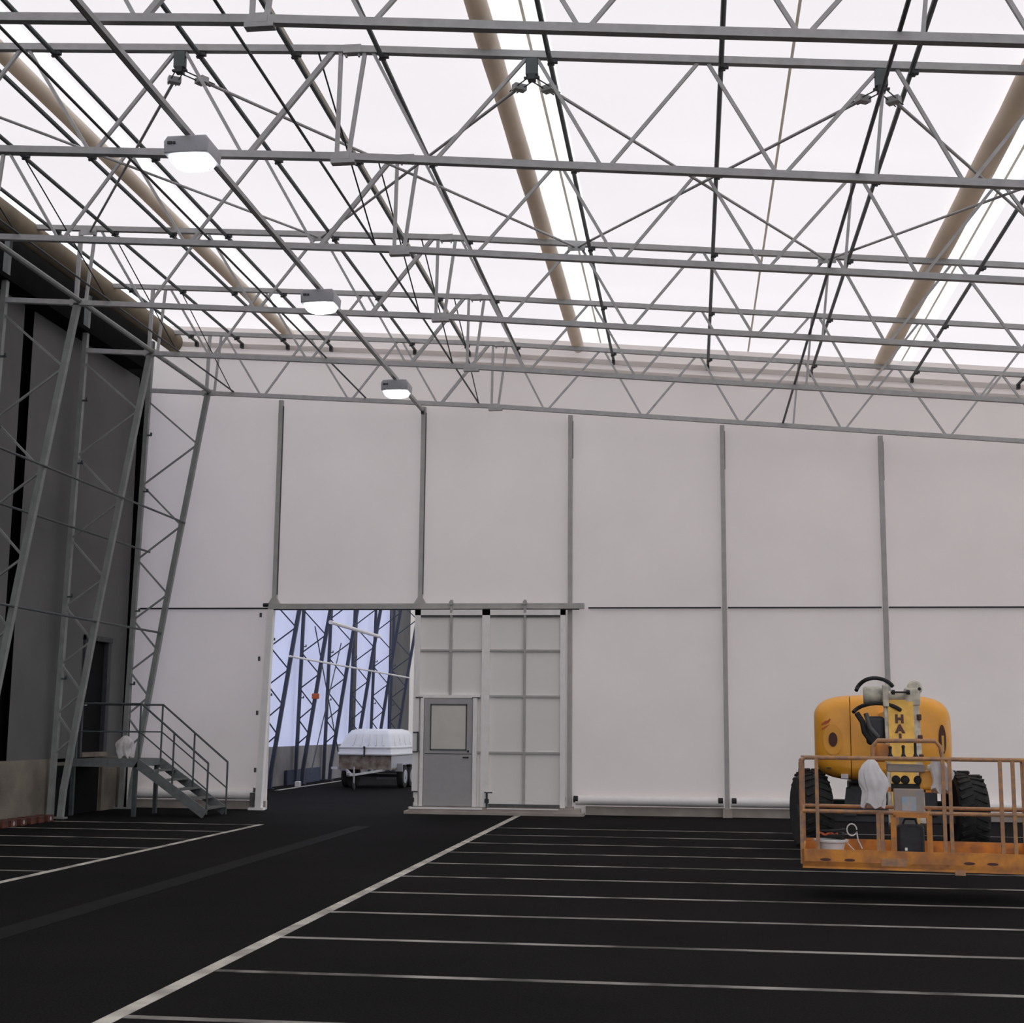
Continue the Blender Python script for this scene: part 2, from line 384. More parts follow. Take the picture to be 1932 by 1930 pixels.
# ---------------------------------------------------------------- lattice columns at the left wall
def inner(z):
    P = [(0, -11.30), (.5, -11.27), (4.03, -10.76), (8.60, -10.04)]
    for (a, xa), (b, xb) in zip(P, P[1:]):
        if z <= b: return xa+(xb-xa)*(z-a)/(b-a)
    return P[-1][1]
def outer(z): return -11.50+(.16*z/8.6)
def make_column(y_, mat):
    K = thing('lattice_column', 'x', 'column', (0, y_, 0), group='lattice columns along the left wall')
    m = MB(); zs = [0, .5, 4.03, 8.58]
    for a, b in zip(zs, zs[1:]): m.bar((inner(a), 0, a), (inner(b), 0, b), .10, .10)
    m.build('inner_leg', mat, K)
    m = MB(); m.bar((outer(0), 0, 0), (outer(9.75), 0, 9.75), .09, .10)
    m.build('outer_leg', mat, K)
    zz = [('o', 8.45), ('i', 7.5), ('o', 6.64), ('i', 5.78), ('o', 5.08), ('i', 4.35), ('o', 3.82), ('i', 3.2), ('o', 2.77), ('i', 2.25), ('o', 1.87), ('i', 1.45), ('o', 1.15)]
    for (ka, za), (kb, zb_) in zip(zz, zz[1:]):
        pa = (outer(za) if ka == 'o' else inner(za), 0, za); pb = (outer(zb_) if kb == 'o' else inner(zb_), 0, zb_)
        MB().bar(pa, pb, .034, .034).build('web_bar', mat, K)
    MB().bb(-11.62, -11.20, -.09, .09, 0, .03).build('base_plate', mat, K)
    for z in (2.5, 4.0, 6.5, 7.7):
        MB().bb(outer(z)+.05, outer(z)+.15, -.07, -.03, z-.015, z+.015).bb(outer(z)+.12, outer(z)+.15, -.07, -.03, z-.015, z+.055).build('cleat', 'steel_dark', K)
    return K
K = make_column(TY[5], 'steel_col')
K['label'] = 'lattice column in the corner behind the metal stairs, against the white end wall'
dup(K, (0, TY[4], 0), 'lattice column left of the dark side door, second from the end wall')
dup(K, (0, TY[3], 0), 'lattice column at the far left edge, nearest to the viewer')
CL = {3: 'lattice column seen through the door opening, closest to its left jamb', 4: 'lattice column seen through the opening, second from the left jamb, hung with a red object',
      5: 'lattice column seen through the opening, just left of the covered trailer', 6: 'lattice column seen through the opening, rising behind the left half of the trailer cover',
      7: 'lattice column seen through the opening, rising behind the middle of the trailer cover', 8: 'farthest lattice column seen through the opening, beside the grey door panel'}
KF = make_column(TY[5]+DT*3, 'steel_backlit'); KF['label'] = CL[3]  # same columns beyond the opening, darkened by colour to look backlit
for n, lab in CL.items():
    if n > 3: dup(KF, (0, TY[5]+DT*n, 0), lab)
tag(MB().box((-10.95, TY[5]+DT*4-.08, 2.55), (.22, .06, .16), bev=.02).build('red_tag_box', 'red'), 'small red box hung on a lattice column beyond the opening', 'box')

# ---------------------------------------------------------------- purlins, rails and ties running along the hall
PX = [-10.49, -9.48, -8.47, -7.52, -5.71, -4.55, -3.50, -1.53, .40, 2.47, 4.45, 6.50]
PL = ['purlin closest to the left eave sleeve', 'second purlin from the left eave', 'third purlin from the left eave, left of the bright strip',
      'fourth purlin from the left eave, right of the left bright strip', 'purlin above the lamp rail', 'purlin just left of the truss splice',
      'purlin just right of the truss splice', 'purlin along the right edge of the middle bright strip', 'purlin that looks vertical in the view, right of centre',
      'purlin beside the black rod on the right', 'purlin along the right edge of the right bright strip', 'purlin farthest to the right in the roof']
for x, lab in zip(PX, PL):
    zc = Zt(x)-.075
    P = thing('purlin', 'dark steel roof '+lab, 'purlin', (x, WY-.2, zc), group='purlins along the roof')
    MB().tube([(0, .12, 0), (0, 4-WY, 0)], .030, 8).build('tube', 'steel_dark', P, smooth=True)
    for y in TY[1:]:
        d = 1
        MB().bb(.02*d, .085*d, y-WY+.2-.03, y-WY+.2+.02, -.02, .035).bb(-.03, .05, y-WY+.18, y-WY+.22, -.04, -.02).build('bracket', 'wire', P)
    MB().bb(-.03, .03, .02, .12, -.10, .0).build('end_clamp', 'wire', P)
def rail(x, z, r, mat, lab, y1, name='tie_rod', ya=4.0):
    o = MB().tube([(0, 0, 0), (0, ya-y1, 0)], r, 8).build(name, mat, smooth=True); o.location = (x, y1, z)
    return tag(o, lab, 'rod', None)
rail(-9.99, 8.62, .045, 'steel_col', 'thick grey tie tube joining the knees of the left columns', WY-.6, 'tie_tube', 12.0)
rail(-9.48, Zb(-9.48)+.055, .017, 'wire', 'thin black rod on the bottom chords, nearest the left columns', TY[5])
rail(-6.64, Zb(-6.64)+.055, .017, 'wire', 'thin black rod on the bottom chords, left of the lamp rail', TY[5])
rail(-4.27, Zb(-4.27)+.055, .017, 'wire', 'thin black rod on the bottom chords, just left of their splice plates', TY[5])
rail(1.86, Zb(1.86)+.055, .022, 'wire', 'black rod on the bottom chords at the right side of the roof', TY[5])
# lamp rail with the three lamps hanging from it
LX = -5.46; LZ = 8.17
lr = thing('lamp_rail', 'grey steel lamp rail hung under the trusses, carrying the lit lamps', 'rail', (LX, 27.6, LZ))
MB().bb(-.03, .03, 4-27.6, .25, -.03, .03).build('rail_bar', 'steel', lr)
MB().bb(-.034, -.026, 4-27.6, .25, -.032, .018).build('cable', 'wire', lr, )
MB().bb(-.03, .03, .2, .3, -.08, .03).build('end_clamp', 'wire', lr)
def lamp():
    L = thing('hall_lamp', 'x', 'lamp', (LX, 14.25, LZ-.05), group='lit lamps on the lamp rail')
    pts = [(-.22, 0), (.22, 0), (.26, -.06), (.25, -.20), (-.25, -.20), (-.26, -.06)]
    MB().prism(pts, -.22, .22, 'Y', bev=.02).build('housing', 'lamp_box', L, smooth=True)
    prof = []
    m = MB(); rings = []
    for k, (sc, z) in enumerate(((.97, -.19), (.98, -.215), (.90, -.255), (.68, -.285), (.3, -.30))):
        ring = []
        for i in range(24):
            a = 2*math.pi*i/24; cx, sx = math.cos(a), math.sin(a)
            ring.append(m.bm.verts.new((.24*sc*math.copysign(abs(cx)**.55, cx), .21*sc*math.copysign(abs(sx)**.55, sx), z)))
        rings.append(ring)
    for a, b in zip(rings, rings[1:]):
        for i in range(24): m.bm.faces.new((a[i], a[(i+1) % 24], b[(i+1) % 24], b[i]))
    m.bm.faces.new(rings[0][::-1]); m.bm.faces.new(rings[-1])
    m.build('lens', 'lamp_lens', L, smooth=True)
    MB().bb(-.15, .15, -.10, .10, -.005, .03).build('mount', 'steel', L)
    MB().bb(-.21, -.16, -.235, -.215, -.10, -.07).bb(-.15, -.12, -.235, -.215, -.10, -.075).build('latch', 'wire', L)
    return L
L = lamp(); L['label'] = 'nearest and largest of the three lit white lamps on the rail'
dup(L, (LX, 19.75, LZ-.05), 'middle of the three lit white lamps on the rail')
dup(L, (LX, 25.25, LZ-.05), 'farthest and smallest lit white lamp, in front of the end wall')

# crossing rods between the second and fourth truss, with hangers and turnbuckles
HX = [-9.90, -5.94, -1.74, 2.15, 6.06]
for x, lab in zip(HX, ('', 'galvanised turnbuckle hanger left, above the nearest lamp', 'galvanised turnbuckle hanger in the middle of the second truss',
                       'galvanised turnbuckle hanger at the right of the second truss', '')):
    if not lab: continue
    z = Zt(x)-.04
    h = thing('brace_hanger', lab, 'bracket', (x, TY[1], z), group='hangers under the second truss')
    MB().bb(-.07, .07, -.04, .04, -.21, .0, bev=.012).build('plate', 'steel_dark', h)
    MB().bb(-.045, .045, -.05, .05, -.27, -.20).bb(-.09, .09, -.02, .02, -.245, -.225).build('clamp', 'wire', h)
Z4 = lambda x: Zt(x)-.06
RODS = [(-5.94, -1.74, 'from the left hanger down to the middle plate'), (-1.74, -5.94, 'from the middle hanger down to the left plate'),
        (-1.74, 2.15, 'from the middle hanger to the right plate'), (2.15, -1.74, 'from the right hanger to the middle plate'),
        (2.15, 6.06, 'from the right hanger away to the right edge'), (6.06, 2.15, 'from beyond the right edge to the right plate'),
        (-5.94, -9.90, 'from the left hanger down towards the eave'), (-9.90, -5.94, 'from beyond the left edge to the left plate')]
for xa, xb, lab in RODS:
    p = Vector((xa, TY[1], Zt(xa)-.28)); q = Vector((xb, TY[3], Z4(xb)))
    d = (q-p).normalized(); n_ = d.cross(Vector((0, 0, 1))).normalized()
    b = thing('brace_rod', 'grey roof brace rod '+lab, 'rod', p, group='crossing brace rods in the roof')
    o = Vector((0, 0, 0))
    MB().tube([d*.33, q-p], .020, 8).build('rod', 'steel', b, smooth=True)
    tm = MB(); tm.tube([o+n_*.045, d*.48+n_*.045], .008, 6); tm.tube([o-n_*.045, d*.48-n_*.045], .008, 6)
    tm.build('turnbuckle', 'steel_dark', b)
    MB().bar(d*.27-n_*.0, d*.37, .15, .07, up=tuple(d.cross(n_))).build('yoke', 'steel', b)
for x, lab in ((-9.90, 'farthest left'), (-5.94, 'left of centre'), (-1.74, 'middle'), (2.15, 'right')):
    tag(MB().bb(x-.14, x+.14, TY[3]-.06, TY[3]-.045, Z4(x)-.07, Z4(x)+.05).build('gusset_plate', 'steel'),
        'grey gusset plate on the fourth truss where crossing rods meet, '+lab, 'plate', 'gusset plates on the fourth truss')
# slanting stays from a top chord to the bottom rod of the next truss
k = 0
for x, lab in ((-4.25, 'near the truss splices'), (-9.5, 'near the left columns')):
    for i in range(1, 5):
        p = (x, TY[i]-.02, Zt(x)-.05); q = (x-.02, TY[i+1], Zb(x)+.06)
        o = MB().tube([(0, 0, 0), Vector(q)-Vector(p)], .011, 6).build('stay_rod', 'wire', smooth=True); o.location = p
        tag(o, 'thin black slanting stay %s, between the %s and %s truss' % (lab, ('', 'second', 'third', 'fourth', 'fifth')[i], ('', '', 'third', 'fourth', 'fifth', 'farthest')[i+1]), 'rod', 'slanting stays')
# ties along the lattice columns
def tie(x, z, r, mat, lab, y0, y1):
    o = MB().tube([(0, 0, 0), (0, y0-y1, 0)], r, 8).build('column_tie', mat, smooth=True); o.location = (x, y1, z)
    tag(o, lab, 'rod', 'ties along the lattice columns')
tie(-10.42, 5.84, .022, 'steel_dark', 'upper thin tie bar between the left lattice columns', 19.6, TY[5])
tie(-11.15, 5.23, .022, 'steel_dark', 'middle thin tie bar between the left lattice columns', 19.6, TY[5])
tie(-10.80, 3.55, .022, 'steel_dark', 'lowest thin tie bar between the left lattice columns', 19.6, TY[5])
tie(-10.80, 3.55, .03, 'white', 'pale tie bar across the lattice columns beyond the opening', 37.0, 53.4)
tie(-10.55, 4.72, .06, 'white', 'thick white tube across the lattice columns beyond the opening, under its head', 40.3, 46.9)
for (y0, z0, y1, z1, lab) in ((TY[5]+DT*4, 4.6, TY[5]+DT*5, .9, 'steep thin brace rod in front of the far side wall, left of the trailer'),
                              (TY[5]+DT*5, 4.3, TY[5]+DT*4, .3, 'thin brace rod leaning the other way on the far side wall')):
    o = MB().tube([(-11.05, y0, z0), (-11.05, y1, z1)], .018, 6).build('wall_brace_rod', 'steel_dark', smooth=True)
    tag(o, lab, 'rod')

# ---------------------------------------------------------------- end wall posts
def wall_post(x, z0, lab, feet=True):
    P = thing('wall_post', lab, 'post', (x, WY-.09, 0), group='posts on the end wall')
    zt = Zb(x)+.02
    MB().bb(-.045, .045, -.04, .06, z0, zt).build('upright', 'post', P)
    MB().bb(.045, .055, -.02, .04, zt-.9 if z0 < 1 else z0+.2, zt-.12).build('keder_edge', 'wire', P)
    if z0 < 1:
        MB().bb(-.09, .09, -.09, .02, 0.0, .16).build('foot', 'kerb', P)
        for sx in (-1, 1): MB().lathe([(.035, -.05), (.065, -.045), (.065, .045), (.035, .05)], (sx*.13, -.05, .31), 'X', 12).build('roller', 'black', P, smooth=True)
    else:
        MB().prism([(-.13, z0), (.13, z0), (.05, z0+.13), (-.05, z0+.13)], -.05, .04, 'Y').build('gusset', 'post', P)
wall_post(-8.58, 4.18, 'grey wall post above the left jamb of the door opening')
wall_post(-5.50, 4.18, 'grey wall post above the door opening, ending at the lamp rail')
wall_post(-2.42, .16, 'grey wall post right of the sliding door panel')
wall_post(.67, .16, 'grey wall post midway between sliding door panel and yellow lift')
wall_post(3.80, .16, 'grey wall post directly behind the yellow lift')
wall_post(6.90, .16, 'grey wall post at the right edge of the end wall')

# door opening: jamb, track and sliding panel
jb = thing('door_jamb', 'white jamb post at the left side of the open doorway', 'post', (-8.70, WY-.22, 0))
MB().bar((-.02, 0, 0), (.10, 0, 4.06), .13, .16).build('upright', 'white', jb)
MB().bb(-.22, .10, -.09, .08, 0, .05).build('foot', 'white', jb)
for z in (.35, .75, 1.9, 3.0, 3.9): MB().bb(-.13, -.09, -.06, -.02, z, z+.09).build('hinge', 'hub', jb)
MB().bb(-.20, -.10, -.04, .06, .08, .34).build('strap', 'hub', jb)
tr = thing('door_track', 'long grey track beam over the doorway and sliding panel', 'track', (-5.4, WY-.25, 4.12))
MB().bb(-3.25, 3.28, -.05, .09, -.055, .055).build('beam', 'post', tr)
MB().bb(-3.25, 3.18, -.03, .05, -.075, -.055).build('slot', 'wire', tr)
MB().lathe([(.04, -.06), (.04, .06)], (-3.30, -.02, .03), 'X', 10).build('end_stop', 'black', tr)
PY = WY-.32
sd = thing('sliding_door_panel', 'pale sliding door panel with built-in grey pass door, hung right of the doorway', 'door', (-5.55, PY, 0))
m = MB(); m.bb(.04, 3.02, .02, .03, .14, 4.0); m.build('membrane', 'panel', sd)
m = MB()
m.bb(.0, .12, -.04, .04, .14, 4.04); m.bb(2.96, 3.06, -.04, .04, .14, 4.04); m.bb(0, 3.06, -.04, .04, 3.93, 4.04)
m.bb(1.38, 1.54, -.04, .04, .14, 4.04)
m.build('frame', 'white', sd)
m = MB(); m.bb(.12, 1.38, -.02, .03, 3.895, 3.93); m.bb(1.54, 2.96, -.02, .03, 3.895, 3.93); m.bb(1.5, 3.0, -.03, .03, .14, .20)
m.build('inner_edge', 'hub', sd)
for z in (3.22, 2.31, 1.20):
    MB().bb(1.54, 2.96, -.02, .025, z-.02, z+.02).build('cross_rail', 'post', sd)
MB().bb(.12, 1.38, -.02, .025, 3.20, 3.24).build('cross_rail', 'post', sd)
for a, b in ((.12, .20), (1.28, 1.38)): MB().bb(a, b, -.02, .025, 1.18, 1.22).build('cross_rail', 'post', sd)
MB().bb(.72, .77, -.025, .025, 2.34, 4.06).build('mullion', 'post', sd); MB().bb(2.22, 2.27, -.025, .025, .16, 4.06).build('mullion', 'post', sd)
for x in (.745, 2.245):
    MB().bb(x-.025, x+.025, -.05, .03, 3.98, 4.24).lathe([(.045, -.08), (.045, -.03)], (x, 0, 4.18), 'Y', 10).build('hanger', 'post', sd)
MB().bb(.05, 1.36, -.05, .03, 2.27, 2.33).build('head_rail', 'white', sd)
MB().bb(.05, .20, -.055, -.05, 2.26, 2.29).bb(1.20, 1.36, -.055, -.05, 2.26, 2.29).build('hinge_strip', 'hub', sd)
m = MB(); m.bb(.16, .225, -.07, .03, .14, 2.27); m.bb(1.22, 1.30, -.07, .03, .14, 2.27)
m.build('pass_door_frame', 'white', sd)
pd = MB().bb(.235, 1.21, -.045, .01, .15, 2.24).build('pass_door', 'door_grey', sd)
MB().bb(.38, 1.075, -.052, -.046, 1.26, 2.12).build('door_window', 'glass', pd)
m = MB(); m.bb(.36, 1.095, -.058, -.046, 2.12, 2.15); m.bb(.36, 1.095, -.058, -.046, 1.235, 1.26); m.bb(.355, .38, -.058, -.046, 1.235, 2.15); m.bb(1.075, 1.10, -.058, -.046, 1.235, 2.15)
m.build('window_frame', 'hub', pd)
MB().bb(.25, 1.20, -.05, -.046, 1.16, 1.175).build('panel_joint', 'hub', pd)
MB().tube([(1.15, -.10, 1.10), (1.03, -.10, 1.10)], .013, 8).tube([(1.13, -.046, 1.10), (1.13, -.10, 1.10)], .015, 8).lathe([(.022, -.065), (.022, -.045)], (1.13, 0, 1.22), 'Y', 12).build('door_handle', 'black', pd)
m = MB(); m.bar((.02, -.10, 1.58), (.12, -.10, 1.58), .03); m.bar((.12, -.10, 1.60), (.12, -.10, 1.20), .03); m.bar((.02, -.10, 1.20), (.12, -.10, 1.20), .03)
m.build('pull_handle', 'hub', sd)
for x in (.02, 1.52):
    m = MB(); m.bar((x, -.09, .06), (x, -.09, .42), .035); m.bar((x-.05, -.09, .42), (x+.11, -.09, .42), .022); m.bb(x-.04, x+.04, -.12, -.06, .22, .30)
    m.build('floor_bolt', 'wire', sd)
sl = thing('door_sill', 'raised pale floor sill under the sliding door panel', 'sill', (-5.60, WY-.62, 0))
MB().bb(-.05, 3.50, .0, .45, .0, .055).bb(0.02, 3.42, .08, .45, .055, .13).build('sill_profile', 'kerb', sl)
MB().bb(.05, 1.50, .065, .08, .095, .13).bb(1.6, 3.0, .065, .08, .11, .13).build('guide_lip', 'white', sl)

# ---------------------------------------------------------------- side door, landing and stairs
dr = MB(); dr.bb(-11.70, -11.66, 25.86, 26.86, 1.14, 3.30); d1 = struct(dr.build('door_1', 'door_dark'))
m = MB(); m.bb(-11.68, -11.57, 25.78, 25.86, 1.05, 3.38); m.bb(-11.68, -11.57, 26.86, 27.02, 1.05, 3.38); m.bb(-11.68, -11.55, 25.78, 27.02, 3.30, 3.40)
m.build('door_frame', 'chassis', d1)
MB().bb(-11.68, -11.52, 25.80, 26.95, 1.06, 1.15).build('door_threshold', 'concrete', d1)
MB().tube([(-11.62, 25.98, 2.05), (-11.62, 26.08, 2.05)], .014, 8).build('door_handle', 'steel', d1)
ST = thing('metal_stairs', 'galvanised metal landing and stairs with handrails at the dark side door', 'stairs', (-10.27, 25.4, 0))
W_ = 1.1
def sp_(x, z, y=0): return (x, y, z)
MB().bb(-1.32, .0, 0, W_, 1.0, 1.04).build('landing', 'grate', ST)
MB().bb(-1.32, .02, -.03, .0, .90, 1.05).bb(-1.32, .02, W_, W_+.03, .90, 1.05).bb(0, .03, 0, W_, .92, 1.05).build('landing_edge', 'stair', ST)
for y in (-.015, W_+.015):
    MB().bar((0.0, y, .98), (1.36, y, .06), .17, .03, up=(0, 1, 0)).build('stringer', 'stair', ST)
for i in range(5):
    z = 1.02-.17*(i+1); x = .12+.255*i
    MB().bb(x, x+.24, .01, W_-.01, z-.03, z).build('tread', 'grate', ST)
def srail(y, full):
    m = MB(); m.tube([(-1.20 if not full else -1.30, y, 2.07), (0.04, y, 2.07), (1.38, y, .99)]+([(1.38, y, .92)]), .020, 8); m.build('handrail', 'steel_dark', ST, smooth=True)
    m = MB(); m.tube([(-1.20, y, 1.55), (.03, y, 1.55), (1.38, y, .50)], .014, 8); m.build('mid_rail', 'steel_dark', ST, smooth=True)
    for x, z0, z1 in ((0.03, .98, 2.07), (.70, .50, 1.54), (1.38, .0 if y > 0 else .06, .99)):
        MB().tube([(x, y, z0), (x, y, z1)], .019, 8).build('baluster', 'steel_dark', ST, smooth=True)
srail(0.0, False); srail(W_, True)
MB().tube([(-1.20, 0, .98), (-1.20, 0, 2.07)], .019, 8).build('baluster', 'steel_dark', ST, smooth=True)
for x, y in ((-.03, .03), (-.03, W_-.03), (-1.25, .03)):
    MB().bb(x-.035, x+.035, y-.035, y+.035, 0, .95).build('leg', 'steel_dark', ST)
# timber stubs by the left wall
rb = [(22.05, 0), (22.35, 1), (22.7, 1), (23.05, 0), (23.35, 0), (23.7, 1)]
names = ['nearest to the left edge', 'second from the left edge, pale end', 'third from the left edge, pale end', 'fourth from the left edge', 'fifth from the left edge', 'farthest along, beside the column foot']
for (y, pale), nm in zip(rb, names):
    t = thing('timber_block', 'short red-brown timber block by the concrete, '+nm, 'block', (-11.22, y, 0), group='timber blocks under the left wall')
    MB().box((0, 0, .06), (.26, .20, .12), bev=.012).build('block', 'wood_red', t)
    if pale: MB().lathe([(.035, 0), (.035, .01)], (.125, -.02, .06), 'X', 10).build('end_mark', 'tapew', t)

# ---------------------------------------------------------------- covered trailer beyond the opening
TR = thing('covered_trailer', 'white hard-top box trailer parked beyond the door opening', 'trailer', (-8.92, 38.2, 0), -.06)
def loft(m, secs):
    rings = [[m.bm.verts.new(p) for p in s_] for s_ in secs]
    n = len(rings[0])
    for a, b in zip(rings, rings[1:]):
        for k in range(n): m.bm.faces.new((a[k], a[(k+1) % n], b[(k+1) % n], b[k]))
    m.bm.faces.new(rings[0][::-1]); m.bm.faces.new(rings[-1])
def rr(x0, x1, y0, y1, z, r, n=4):
    pts = []
    for cx, cy_, a0 in ((x1-r, y1-r, 0), (x0+r, y1-r, 90), (x0+r, y0+r, 180), (x1-r, y0+r, 270)):
        for i in range(n+1):
            a = math.radians(a0+90*i/n); pts.append((cx+r*math.cos(a), cy_+r*math.sin(a), z))
    return pts
m = MB(); loft(m, [rr(-.76, .76, -.05, 2.75, .90, .06), rr(-.78, .78, -.07, 2.77, .92, .06), rr(-.78, .78, -.07, 2.77, .95, .06), rr(-.76, .76, -.05, 2.75, .97, .06),
                   rr(-.745, .745, -.03, 2.73, 1.08, .06), rr(-.765, .765, -.05, 2.75, 1.10, .06), rr(-.765, .765, -.05, 2.75, 1.13, .06), rr(-.73, .73, 0, 2.70, 1.15, .06),
                   rr(-.60, .68, .16, 2.56, 1.46, .10), rr(-.50, .58, .26, 2.46, 1.58, .12), rr(-.35, .45, .45, 2.3, 1.62, .15)])
m.build('hard_top', 'gfrp', TR, smooth=True)
for i in range(5):
    x = -.32+.2*i
    MB().bar((x*1.1, -.02, 1.17), (x*.95, .15, 1.47), .035, .03, up=(1, 0, 0)).build('cover_rib', 'gfrp', TR)
for i in range(4):
    y = .45+.55*i
    MB().bar((.725, y, 1.17), (.665, y, 1.46), .03, .05, up=(0, 1, 0)).build('cover_rib', 'gfrp', TR)
MB().bb(-.74, .74, 0, 2.70, .52, .90).build('box_body', 'gfrp_front', TR)
MB().bb(.741, .75, .02, 2.68, .56, .88).build('side_panel', 'lamp_box', TR)
MB().bb(-.02, .02, -.09, -.06, .86, 1.12).lathe([(.03, -.11), (.03, -.07)], (0, 0, 1.12), 'Y', 10).build('cover_latch', 'wire', TR)
MB().bar((-.5, -.05, .5), (-.0, -1.2, .40), .06).bar((.5, -.05, .5), (.0, -1.2, .40), .06).bar((0, -1.0, .42), (0, -1.5, .42), .07).build('drawbar', 'steel', TR)
MB().lathe([(.02, -.02), (.05, 0), (.05, .06), (.02, .08)], (0, -1.5, .42), 'Z', 12).build('coupling', 'steel', TR, smooth=True)
MB().tube([(0.05, -1.15, 0.02), (.05, -1.15, .62)], .025, 8).build('jockey_post', 'steel', TR)
MB().lathe([(.06, -.03), (.10, -.02), (.10, .02), (.06, .03)], (.05, -1.15, .10), 'X', 14).build('jockey_wheel', 'black', TR, smooth=True)
for sx in (-1, 1):
    for y in (1.0, 1.72):
        wl = MB().lathe([(.20, -.09), (.30, -.085), (.315, -.05), (.315, .05), (.30, .085), (.20, .09)], (sx*.80, y, .315), 'X', 22).build('wheel', 'tyre', TR, smooth=True)
        MB().lathe([(.19, .06), (.19, .095), (.06, .10), (.05, .12)], (sx*.80 if sx > 0 else sx*.80-.18, y, .315), 'X', 18).build('rim', 'lamp_box', wl, smooth=True)
    MB().bb(sx*.80-.11, sx*.80+.11, .62, 2.08, .64, .68).bb(sx*.80-.11, sx*.80+.11, .60, .64, .46, .66).build('mudguard', 'lamp_box', TR)
MB().bb(-.76, .76, 1.3, 1.4, .28, .36).build('axle', 'chassis', TR)
MB().bb(-.95, -.78, -.03, .0, .52, .58).build('reflector', 'lamp_red', TR)
MB().bb(-.45, .62, 2.78, 2.84, .16, .32).build('rear_board', 'lamp_box', TR)
tag(MB().bb(-11.58, -11.50, 39.6, 43.2, 0, .42).build('dark_blue_board', 'cloth_navy'), 'dark blue board leaning along the far side wall', 'board')
tag(MB().box((-10.9, 38.6, .08), (.16, .16, .16), bev=.03).build('white_block', 'bucket'), 'small white block on the ground by the far side wall', 'block')

# ---------------------------------------------------------------- boom lift
LF = thing('boom_lift', 'yellow articulated boom lift with its orange platform lowered in front', 'boom lift', (2.93, 22.0, 0), -.097)
def superel(x0, x1, z0, z1, n=3.2, seg=40, ztop=None):
    cx, cz, a, b = (x0+x1)/2, (z0+z1)/2, (x1-x0)/2, (z1-z0)/2
    out = []
    for k in range(seg):
        t = 2*math.pi*k/seg; ct, st = math.cos(t), math.sin(t)
        out.append((cx+a*math.copysign(abs(ct)**(2/n), ct), cz+b*math.copysign(abs(st)**(2/n), st)))
    return out
def cowl(name, x0, x1, y0, y1, flip):
    """half of the rounded body: clip a super-ellipse profile and round the nose"""
    secs = []
    BX0, BX1, BZ0, BZ1 = -1.08, .83, 1.0, 2.20
    for k, (yy, sh) in enumerate(((y0, .16), (y0+.03, .09), (y0+.10, .035), (y0+.22, .0), (y1-.22, .0), (y1-.05, .06), (y1, .16))):
        pts = superel(BX0+sh, BX1-sh, BZ0+sh, BZ1-sh, 4.2, 56)
        secs.append([(min(max(x, x0), x1), yy, z) for x, z in pts])
    m = MB(); loft(m, secs); bmesh.ops.remove_doubles(m.bm, verts=m.bm.verts, dist=.0005)
    return m.build(name, 'yellow', LF, smooth=True)
cl = cowl('engine_cowl', -1.06, -.56, -1.55, 1.10, 0)
cm = cowl('turret_cowl', -.55, -.02, -1.53, 1.05, 0)
cr = cowl('tank_cowl', .30, .83, -1.55, 1.10, 1)
# oval vents and markings
def ellipse_disc(cx, cz, rx, rz, y0, y1, mat, name, parent, seg=28):
    m = MB(); pts = [(cx+rx*math.cos(2*math.pi*k/seg), cz+rz*math.sin(2*math.pi*k/seg)) for k in range(seg)]
    m.prism(pts, y0, y1, 'Y'); return m.build(name, mat, parent, smooth=True)
ellipse_disc(-.80, 1.57, .135, .215, -1.562, -1.50, 'yellow', 'vent_ring', cl)
ellipse_disc(-.80, 1.57, .062, .10, -1.575, -1.50, 'brown', 'vent', cl)
ellipse_disc(.69, 1.58, .05, .21, -1.56, -1.50, 'brown', 'slot_recess', cr)
MB().bb(.68, .71, -1.57, -1.55, 1.42, 1.64).build('slot_filler', 'yellow_pale', cr)
m = MB()
for i, (a, b) in enumerate((((-.95, 1.78), (-.88, 1.83)), ((-.91, 1.78), (-.85, 1.84)), ((-.95, 1.72), (-.84, 1.77)), ((-.87, 1.80), (-.83, 1.86)))):
    m.bar((a[0], -1.545, a[1]), (b[0], -1.545, b[1]), .022, .02)
m.build('red_marking', 'red', cl)
MB().bb(-.90, -.84, -1.56, -1.53, 1.16, 1.18).build('latch', 'wire', cl)
MB().bb(-.70, -.60, -1.545, -1.50, 1.03, 1.09).build('label_plate', 'bag', cl)
MB().bb(-.50, -.10, -1.2, -1.0, 2.17, 2.185).build('top_strip', 'brown', cm)
